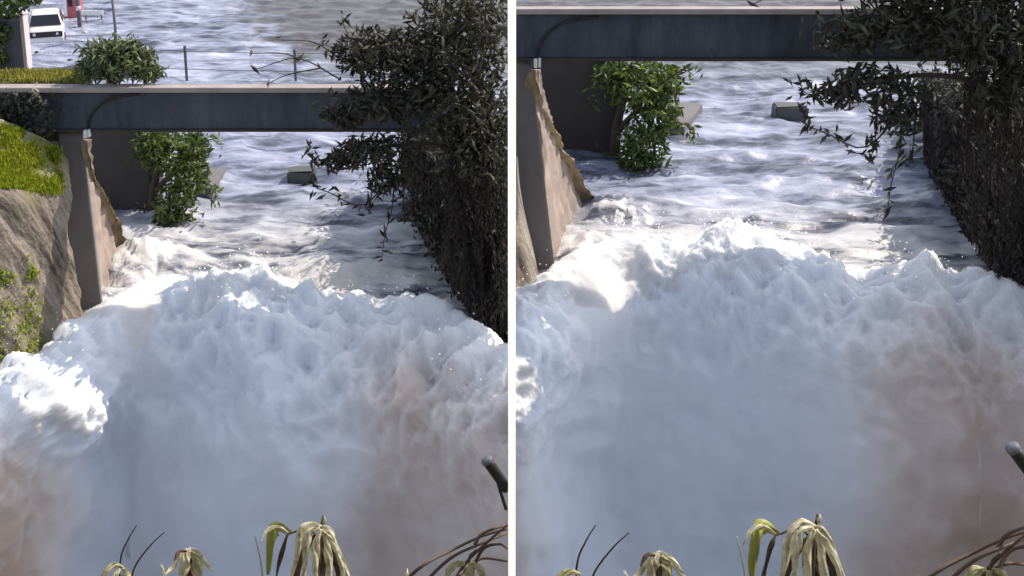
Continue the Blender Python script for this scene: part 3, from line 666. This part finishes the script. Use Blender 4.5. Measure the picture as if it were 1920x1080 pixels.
# things on and behind the left beam
dk = beamL[1]
plant(L, 'deck_bush', 'grey green bush growing on the bridge deck behind the beam', 'bush',
      [(222, 118, 24.05, 62, 34, 0.7), (190, 105, 24.15, 40, 32, 0.5), (255, 112, 24.15, 40, 34, 0.5), (232, 92, 24.15, 30, 24, 0.4), (280, 135, 24.05, 26, 24, 0.4), (165, 132, 24.05, 24, 24, 0.4)], 1500, 21, M['greyleaf'],
      [([(215, 158, 23.95), (212, 130, 24.05), (205, 100, 24.05)], 5, 2), ([(222, 156, 23.95), (240, 120, 24.05), (262, 98, 24.05)], 4, 1.5), ([(208, 156, 23.95), (190, 130, 24.05), (176, 108, 24.05)], 4, 1.5)], 0.2, -0.7, seed=51, shell=0.2, sprays=[([(215, 150, 24.1), (205, 100, 24.1), (185, 74, 24.1)], 26, 5), ([(190, 150, 24.1), (168, 110, 24.1), (150, 92, 24.1)], 24, 5), ([(230, 150, 24.1), (240, 95, 24.1), (248, 66, 24.1)], 28, 5), ([(255, 150, 24.1), (275, 110, 24.1), (292, 92, 24.1)], 24, 5), ([(270, 152, 24.1), (292, 134, 24.1), (312, 130, 24.1)], 20, 4), ([(200, 150, 24.1), (176, 128, 24.1), (142, 124, 24.1)], 20, 5), ([(222, 150, 24.1), (216, 100, 24.1), (214, 64, 24.1)], 24, 5)])
plant(L, 'corner_tree', 'sunlit green foliage in the upper left corner', 'tree',
      [(10, 10, 25.15, 50, 26, 0.5), (-30, 60, 25.15, 45, 80, 0.6), (5, 62, 25.05, 16, 20, 0.2), (40, -5, 25.15, 40, 18, 0.5), (2, 105, 25.05, 12, 18, 0.2)], 1500, 14, M['bushleaf'],
      [([(-70, 170, 25.15), (-60, 90, 25.15), (-30, 30, 25.15), (10, 5, 25.15)], 9, 3), ([(-60, 100, 25.15), (-30, 80, 25.15), (0, 70, 25.05)], 4, 2)], 0.45, 0.2, seed=52)
def deck_things():
    P = L; r = np.random.default_rng(61); z = dk[2]
    # verge: a narrow strip of ground behind the deck carrying grass
    a = P.W(-260, 150, Y=23.95); b = P.W(140, 150, Y=23.95)
    bm = bmesh.new(); add_box(bm, np.array((a[0], 23.9, z - 1.4)), np.array((b[0], 25.0, z - 0.03)), 0.02)
    tag(bm_obj('ground', bm, M['earth']), kind='structure')
    n = 5000; p = np.stack([r.uniform(a[0], b[0] + 0.2, n), r.uniform(23.95, 24.95, n), np.full(n, z)], 1); p = p[perlin(p * 2) > -0.1 - 0.4 * r.random(len(p))]
    o = leaves('verge_grass', p + (0, 0, 0.05), 0.20, M['drygrass'], None, 0.14, 0, 0.1, dirs=np.tile((0, 0, 1.0), (len(p), 1)), r=r)
    tag(o, 'yellow green grass along the back of the bridge deck', 'grass', kind='stuff')
    # gate panel and its post
    a, b = P.W(8, 140, Y=25.15), P.W(36, 30, Y=25.15); bm = bmesh.new()
    e = empty('gate', (a[0], a[1], z)); add_box(bm, rel(e, (a[0] - 0.5, a[1], z + 0.02)), rel(e, (b[0], a[1] + 0.05, b[2])), 0.008); bm_obj('panel', bm, M['slate'], e)
    bm = bmesh.new(); add_box(bm, rel(e, (a[0] - 0.5, a[1] - 0.03, b[2] - 0.12)), rel(e, (b[0], a[1] - 0.003, b[2] - 0.05)), 0.005); bm_obj('rail', bm, M['steel'], e)
    tag(e, 'dark slate grey gate panel at the far left of the deck', 'gate')
    a, b = P.W(37, 140, Y=26.15), P.W(47, 26, Y=26.15); e = empty('gate_post', ((a[0] + b[0]) / 2, a[1], z))
    w = (b[0] - a[0]) / 2; bm = bmesh.new(); add_box(bm, np.array((-w, -w, -0.2)), np.array((w, w, b[2] - z)), 0.01); bm_obj('shaft', bm, M['pinkpost'], e)
    bm = bmesh.new(); add_box(bm, np.array((-w * 1.25, -w * 1.25, b[2] - z + 0.002)), np.array((w * 1.25, w * 1.25, b[2] - z + 0.04)), 0.012); bm_obj('cap', bm, M['pinkpost'], e)
    tag(e, 'pale pink post beside the dark gate panel', 'gate post')
    # railing posts with wires
    a = P.W(351, 158, Y=24.15); b = P.W(555, 158, Y=24.15); e = empty('railing', (a[0], a[1], z))
    for q, x, ty in ((a, 351, 86), (b, 556, 92)):
        t = P.W(x, ty, Y=24.15); bm = bmesh.new(); w = 2.2 * P.m(25); add_box(bm, rel(e, (q[0] - w, q[1] - w, z)), rel(e, (q[0] + w, q[1] + w, t[2])), 0.004); bm_obj('post', bm, M['steel'], e)
    for y1, y2 in ((94, 98), (128, 131)):
        pa, pb = P.W(300, y1, Y=24.15), P.W(760, y2, Y=24.15); s = np.linspace(0, 1, 20)[:, None]; w = pa + (pb - pa) * s; w[:, 2] -= 0.05 * np.sin(s[:, 0] * np.pi)
        tubes('wire', [(rel(e, w), 0.7 * P.m(25))], M['steel'], e, 6)
    tag(e, 'thin grey wire railing along the back of the left deck', 'railing')
    # sprig of pale leaves on the beam
    e = empty('pale_sprig', P.W(66, 172, Y=23.4)); q = catmull([P.W(x, y, Y=23.4) for x, y in ((64, 166), (68, 178), (74, 190), (84, 200))], 22)
    q2 = catmull([P.W(x, y, Y=23.4) for x, y in ((68, 174), (60, 182), (58, 194))], 14); pp = np.concatenate([q, q2])
    tubes('stem', [(rel(e, q), 0.008), (rel(e, q2), 0.007)], M['darktwig'], e, 6)
    leaves('foliage', pp + r.normal(size=pp.shape) * 0.04, 0.17, M['paleleaf'], e, 0.5, 0.6, r=r)
    tag(e, 'small sprig of pale leaves hanging on the dark beam', 'sprig')
    # dark ivy over the beam's left end
    n = 1500; px, py = r.uniform(-150, 125, n), r.uniform(176, 268, n); ok = py < 268 - np.clip(px, 0, 130) * 0.1
    ok &= r.random(n) > np.clip((px - 20) / 110, 0, 1)
    p = np.array([P.W(x, y, Y=23.42 - 0.12 * q) for x, y, q in zip(px[ok], py[ok], r.random(n))])
    tag(leaves('ivy', p, 0.16, M['darkleaf'], None, 0.6, 0.4, r=r), 'dark ivy over the left end of the beam', 'ivy', kind='stuff')
deck_things()

# ------------------------------------------------------------------ flooded street beyond
def build_car():
    P = L; c = P.W(88, 86, z=0.0); e = empty('flooded_car', (c[0], c[1], -0.10), R(22))
    def loft(name, secs, mat, ring=None):
        # secs: list of (y, half width low, half width high, z low, z high): rounded cross sections along the car
        n = 20; V = []
        for y, wl, wh, z0, z1 in secs:
            a = np.linspace(0, 2 * np.pi, n, endpoint=False); ca, sa = np.cos(a), np.sin(a)
            sq = lambda q: np.sign(q) * np.abs(q) ** 0.35
            zz = (z0 + z1) / 2 + (z1 - z0) / 2 * sq(sa); k = (zz - z0) / (z1 - z0); V.append(np.stack([sq(ca) * (wl + (wh - wl) * k), np.full(n, y), zz], 1))
        V = np.array(V); m = len(secs); f = []
        for i in range(m - 1):
            for j in range(n): k = (j + 1) % n; f.append((i * n + j, i * n + k, (i + 1) * n + k, (i + 1) * n + j))
        f.append(tuple(range(n))[::-1]); f.append(tuple((m - 1) * n + j for j in range(n)))
        return link(name, mesh_np(name, V.reshape(-1, 3), f, True), mat, e)
    loft('body', [(0.0, .72, .66, .30, .72), (0.08, .83, .79, .24, .88), (0.25, .88, .84, .2, .97), (0.62, .89, .85, .18, 1.04), (0.9, .89, .85, .18, 1.05), (3.1, .89, .85, .18, 1.05), (3.5, .88, .82, .2, 1.0), (3.6, .8, .76, .28, .85)], M['carwhite'])
    loft('cabin', [(0.60, .83, .81, .95, 1.03), (0.78, .83, .78, .95, 1.25), (1.05, .83, .70, .95, 1.58), (1.45, .83, .68, .95, 1.67), (2.6, .83, .68, .95, 1.64), (3.2, .83, .72, .95, 1.4), (3.5, .83, .78, .95, 1.04)], M['carwhite'])
    def panel(name, pts, mat, par=e):
        bm = bmesh.new(); v = [bm.verts.new(p) for p in pts]; bm.faces.new(v)
        r = bmesh.ops.extrude_face_region(bm, geom=bm.faces[:]); n = (Vector(pts[1]) - Vector(pts[0])).cross(Vector(pts[2]) - Vector(pts[1])).normalized()
        for q in r['geom']:
            if isinstance(q, bmesh.types.BMVert): q.co += n * 0.02
        return bm_obj(name, bm, mat, par)
    ws = panel('windscreen', [(-.76, 0.585, 1.06), (.76, 0.585, 1.06), (.64, .985, 1.56), (-.64, .985, 1.56)], M['glass'])
    for s in (-1, 1):
        panel('side_window', [(s * .83, 1.05, 1.1), (s * .83, 3.0, 1.1), (s * .71, 2.8, 1.56), (s * .70, 1.3, 1.56)][::s], M['glass'])
        panel('headlight', [(s * .47, -0.075, .66), (s * .80, 0.0, .68), (s * .78, 0.02, .83), (s * .52, -0.06, .80)][::s], M['lampglass'])
        bm = bmesh.new(); add_box(bm, np.array((s * .86, .95, 1.05)), np.array((s * 1.04, 1.05, 1.2)), 0.02); bm_obj('mirror', bm, M['carwhite'], e)
        bm = bmesh.new(); bmesh.ops.create_cone(bm, cap_ends=True, segments=20, radius1=.31, radius2=.31, depth=.2, matrix=Matrix.Translation((s * .82, .75, .31)) @ Matrix.Rotation(R(90), 4, 'Y')); w = bm_obj('wheel', bm, M['rubber'], e)
    bm = bmesh.new(); add_box(bm, np.array((-.80, -.06, .56)), np.array((.80, .05, .84)), 0.02); bm_obj('grille', bm, M['blackplastic'], e)
    bm = bmesh.new(); add_box(bm, np.array((-.82, -.09, .22)), np.array((.82, .1, .55)), 0.03); bm_obj('bumper', bm, M['carwhite'], e)
    tag(e, 'white hatchback standing in the flood at the upper left', 'car')
build_car()
def street_things():
    P = L; r = np.random.default_rng(71)
    a = P.W(218, 78, z=0); e = empty('street_pole', (a[0], a[1], -1)); d = P.m(a[1]); hgt = 5.0
    tubes('pole', [(np.array([(0, 0, 0), (0, 0, 2.0), (-3 * d, 0, hgt)]), 2.6 * d)], M['steel'], e, 12)
    bm = bmesh.new(); add_box(bm, np.array((-.14, -.14, 0)), np.array((.14, .14, 1.15)), .02); bm_obj('base', bm, M['steel'], e)
    tag(e, 'thin dark pole rising from the flood behind the deck bush', 'pole')
    a = P.W(150, 52, z=0); e = empty('utility_post', (a[0], a[1], -1)); d = P.m(a[1])
    tubes('shaft', [(np.array([(0, 0, 0), (0, 0, 1.5), (0, 0, 4.5)]), 4 * d)], M['slate'], e, 12)
    tubes('band', [(np.array([(0, 0, 2.0), (0, 0, 2.1), (0, 0, 2.25)]), 4.5 * d)], M['pinkpost'], e, 12)
    tag(e, 'thick grey post just right of the red kiosk', 'post')
    a = P.W(134, 34, z=0); e = empty('red_kiosk', (a[0], a[1], -0.6)); d = P.m(a[1])
    bm = bmesh.new(); add_box(bm, np.array((-14 * d, 0, 0)), np.array((13 * d, .8, 2.6)), .03); bm_obj('body', bm, M['red'], e)
    bm = bmesh.new(); add_box(bm, np.array((-13 * d, -.03, .7)), np.array((-7 * d, -.003, 2.4)), .005); bm_obj('white_panel', bm, M['white'], e)
    bm = bmesh.new(); add_box(bm, np.array((-4 * d, -.03, 1.3)), np.array((4 * d, -.003, 1.75)), .005); bm_obj('window', bm, M['glass'], e)
    bm = bmesh.new(); add_box(bm, np.array((-15 * d, -.06, 2.603)), np.array((14 * d, .86, 2.7)), .02); bm_obj('roof', bm, M['red'], e)
    tag(e, 'faded red kiosk with a white strip behind the car', 'kiosk')
    a = P.W(175, 40, z=0); e = empty('barrier', (a[0], a[1], 0)); d = P.m(a[1])
    bm = bmesh.new(); add_box(bm, np.array((-22 * d, -.04, .38)), np.array((20 * d, .04, .64)), .02); bm_obj('board', bm, M['white'], e)
    for s in (-16, 14):
        bm = bmesh.new(); add_box(bm, np.array((s * d, .042, -.8)), np.array((s * d + .08, .12, .6)), .01); bm_obj('leg', bm, M['steel'], e)
    tag(e, 'low white barrier board standing in the flood', 'barrier')
    for (x, y, w, m, lab) in ((69, 98, 9, 'blackplastic', 'small dark debris floating in front of the car bonnet'), (131, 113, 11, 'blackplastic', 'black debris floating to the right of the gate post'), (95, 104, 8, 'paleleaf', 'pale debris floating between two dark pieces'), (72, 110, 7, 'white', 'white scrap floating beside the gate post'), (160, 60, 12, 'paleleaf', 'pale branch debris caught under the white barrier')):
        a = P.W(x, y, z=0.03); d = P.m(a[1]); bm = bmesh.new(); bmesh.ops.create_icosphere(bm, subdivisions=2, radius=1)
        for v in bm.verts: v.co = Vector((v.co.x * w * .5 * d * r.uniform(.7, 1.2), v.co.y * w * .6 * d * r.uniform(.7, 1.2), v.co.z * w * .25 * d * r.uniform(.6, 1.3)))
        o = bm_obj('floating_debris', bm, M[m]); o.location = a; tag(o, lab, 'debris', 'floating debris')
street_things()

# ------------------------------------------------------------------ foreground: withered plants, twigs and a dark pole
def curled_leaf(P, path, wid, Y, curl, r, mat, name, parent):
    """a drooping leaf blade along a pixel path, with rolled edges, waves and a creased midrib"""
    n, m = 22, 11; cl = catmull([P.W(x, y, Y=Y - 0.05 * i) for i, (x, y) in enumerate(path)], n); t = np.linspace(0, 1, n)[:, None]; s = np.linspace(-1, 1, m)[None, :]
    ax = np.gradient(cl, axis=0); ax /= np.linalg.norm(ax, axis=1)[:, None]
    side = np.cross(ax, (0.05, -1, 0.35)); side /= np.linalg.norm(side, axis=1)[:, None]; nr_ = np.cross(ax, side); nr_ *= np.where(nr_[:, 1:2] > 0, -1, 1)
    w = 0.68 * wid * P.m(Y) * (np.sin(np.pi * np.clip(t * 0.9 + 0.07, 0, 1)) ** 0.7) * (1 + 0.18 * np.sin(t * 11 + r.uniform(0, 6)))
    lift = -curl * 0.6 * np.abs(s) ** 1.8 + 0.34 * np.sin(t * 13 + s * 4 + r.uniform(0, 6)) * np.abs(s) + 0.16 * np.sin(t * 27 + s * 6) - 0.18 * np.exp(-(s / 0.14) ** 2)
    g = cl[:, None] + side[:, None] * (w * s * math.cos(curl * 0.5))[..., None] + nr_[:, None] * (w * lift)[..., None]
    return slab_from_grid(name, g, np.array((0, 0.004, -0.002)), mat, parent, True, parent.location)
def fg(P, side):
    r = np.random.default_rng(81 if P is L else 82); Y = 6.6
    root = lambda x: P.W(x, 1140, Y=Y)
    e = empty('withered_plant', root(590))
    tubes('stem', [(rel(e, catmull([P.W(x, y, Y=Y) for x, y in ((592, 1140), (598, 1050), (600, 1000), (606, 968))], 12)), np.linspace(4.5, 2.5, 12) * P.m(Y)), (rel(e, catmull([P.W(x, y, Y=Y) for x, y in ((599, 1010), (575, 990), (545, 1000), (525, 995))], 12)), np.linspace(2.6, 1.6, 12) * P.m(Y))], M['brownstem'], e)
    bud = P.W(607, 976, Y=Y); bm = bmesh.new(); bmesh.ops.create_icosphere(bm, subdivisions=2, radius=1, matrix=Matrix.Translation(Vector(rel(e, bud))) @ Matrix.Diagonal((5 * P.m(Y), 5 * P.m(Y), 10 * P.m(Y), 1))); bm_obj('bud', bm, M['wilt'], e, True)
    for pth, w, m, yo in ((((603, 988), (580, 984), (563, 1000), (556, 1045), (540, 1100)), 13, 'wilt', -.1), (((604, 986), (618, 1000), (634, 1040), (662, 1105)), 12, 'wilt', -.08), (((600, 990), (578, 1000), (572, 1040), (568, 1110)), 14, 'wilt', -.2),
                          (((602, 992), (592, 1020), (590, 1060), (594, 1115)), 14, 'wilt', -.22), (((604, 992), (612, 1020), (616, 1060), (622, 1115)), 13, 'wilt', -.18), (((600, 1000), (574, 1026), (556, 1070), (548, 1120)), 15, 'wiltdark', .06), (((606, 1000), (624, 1030), (634, 1070), (642, 1120)), 16, 'wiltdark', .08), (((602, 1005), (600, 1050), (604, 1120)), 20, 'wiltdark', .1), (((606, 996), (622, 1018), (640, 1062), (645, 1115)), 9, 'wilt', -.25)):
        curled_leaf(P, pth, w, Y + yo, 1.0, r, M[m], 'withered_leaf', e)
    tag(curled_leaf(P, ((545, 1002), (522, 990), (508, 1012), (502, 1078)), 19, Y, 0.7, r, M['wiltgreen'], 'leaf', e), 'yellow green leaf')
    curled_leaf(P, ((540, 1000), (533, 1020), (522, 1060), (518, 1082)), 7, Y + .05, 0.8, r, M['wiltdark'], 'withered_leaf', e); curled_leaf(P, ((540, 1000), (520, 988), (500, 996), (488, 1018)), 6, Y - .1, 0.8, r, M['wilt'], 'withered_leaf', e)
    tubes('stalk', [(rel(e, catmull([P.W(x, y, Y=Y) for x, y in ((498, 1140), (490, 1060), (478, 1004))], 10)), np.linspace(2.5, 1.2, 10) * P.m(Y))], M['paleleaf'], e)
    tag(e, f'withered plant with drooping cream leaves at the bottom of the {side} half', 'plant', 'withered plants')
    e = empty('dry_leaf_plant', root(355))
    tubes('stem', [(rel(e, catmull([P.W(x, y, Y=Y) for x, y in ((352, 1140), (356, 1080), (358, 1032))], 10)), np.linspace(4, 2, 10) * P.m(Y))], M['brownstem'], e)
    for pth, w, m in ((((358, 1028), (340, 1040), (322, 1066), (308, 1078)), 8, 'wilt'), (((358, 1028), (374, 1040), (390, 1062), (398, 1072)), 8, 'wilt'), (((356, 1032), (346, 1054), (340, 1100)), 17, 'wilt'), (((360, 1034), (368, 1056), (376, 1105)), 17, 'wiltpale'), (((357, 1036), (356, 1066), (358, 1110)), 11, 'wiltdark'), (((350, 1034), (336, 1036), (326, 1052)), 7, 'wiltdark'),
                      (((232, 1064), (212, 1062), (196, 1074), (184, 1105)), 10, 'wiltpale'), (((228, 1066), (236, 1078), (246, 1110)), 10, 'wiltpale'), (((224, 1066), (214, 1084), (208, 1110)), 12, 'wilt'), (((300, 1058), (305, 1070), (312, 1100)), 5, 'wilt')):
        curled_leaf(P, pth, w, Y - .1 + r.uniform(-.06, .06), 0.8, r, M[m], 'withered_leaf', e)
    for pth in (((222, 1140), (226, 1050), (240, 1012), (256, 985)), ((240, 1140), (250, 1070), (280, 1025), (308, 998))):
        tubes('stalk', [(rel(e, catmull([P.W(x, y, Y=Y) for x, y in pth], 14)), np.linspace(2.4, 1.0, 14) * P.m(Y))], M['darktwig'], e)
    tag(e, f'small pale plant with two bare stalks at the bottom left of the {side} half', 'plant', 'pale plants')
    # arching twigs beside the divider bar
    Y = 7.8; lim = 951 if P is L else 1030; e = empty('arching_twigs', P.W(790, 1140, Y=Y))
    arcs = [[(740, 1110), (790, 1062), (850, 1030), (905, 1005), (951, 992)], [(770, 1120), (840, 1050), (900, 1020), (951, 1000)], [(830, 1130), (870, 1060), (910, 1020), (951, 985)], [(890, 1022), (902, 1002), (930, 990), (951, 985)], [(860, 1080), (900, 1048), (951, 1052)], [(885, 1072), (905, 1030), (935, 1020), (951, 1028)], [(905, 1140), (880, 1055), (893, 1030)]]
    for a in arcs:
        q = catmull([P.W(x, y, Y=Y + r.uniform(-.15, .15)) for x, y in a], 20)
        tubes('twig', [(rel(e, q), np.linspace(4.2, 2.2, 20) * P.m(Y))], M['brownstem'], e)
    for pth, w in ((((872, 1056), (850, 1062), (832, 1088)), 12), (((876, 1058), (880, 1072), (884, 1100)), 15), (((880, 1056), (898, 1066), (910, 1092)), 11)):
        curled_leaf(P, pth, w, Y - .2, 0.6, r, M['wiltpale'], 'dry_leaf', e)
    curled_leaf(P, ((764, 1066), (763, 1080), (762, 1110)), 4, Y - .2, 0.6, r, M['wilt'], 'dry_leaf', e)
    tag(e, f'tangle of arching brown twigs at the bottom right of the {side} half', 'twigs', 'arching twigs')
    e = empty('dark_pole', P.W(990, 1010, Y=Y) if P is RR else P.W(948, 1120, Y=Y))
    pts = [(916, 868), (934, 893), (951, 917)] + ([(990, 975), (1030, 1030)] if P is RR else [])
    q = catmull([P.W(x, y, Y=Y) for x, y in pts], 16); tubes('shaft', [(rel(e, q), 11 * P.m(Y))], M['rubber'], e, 14)
    q = catmull([P.W(x, y, Y=Y - .005) for x, y in ((911, 861), (915, 866))], 4); tubes('end_cap', [(rel(e, q), 12.5 * P.m(Y))], M['steel'], e, 14)
    q = catmull([P.W(x, y, Y=Y) for x, y in ((930, 893), (938, 920), (949, 955))], 8); tubes('strut', [(rel(e, q), 3.5 * P.m(Y))], M['rubber'], e, 8)
    tag(e, f'blunt black pole poking in at the right edge of the {side} half', 'pole', 'black poles')
fg(L, 'left'); fg(RR, 'right')
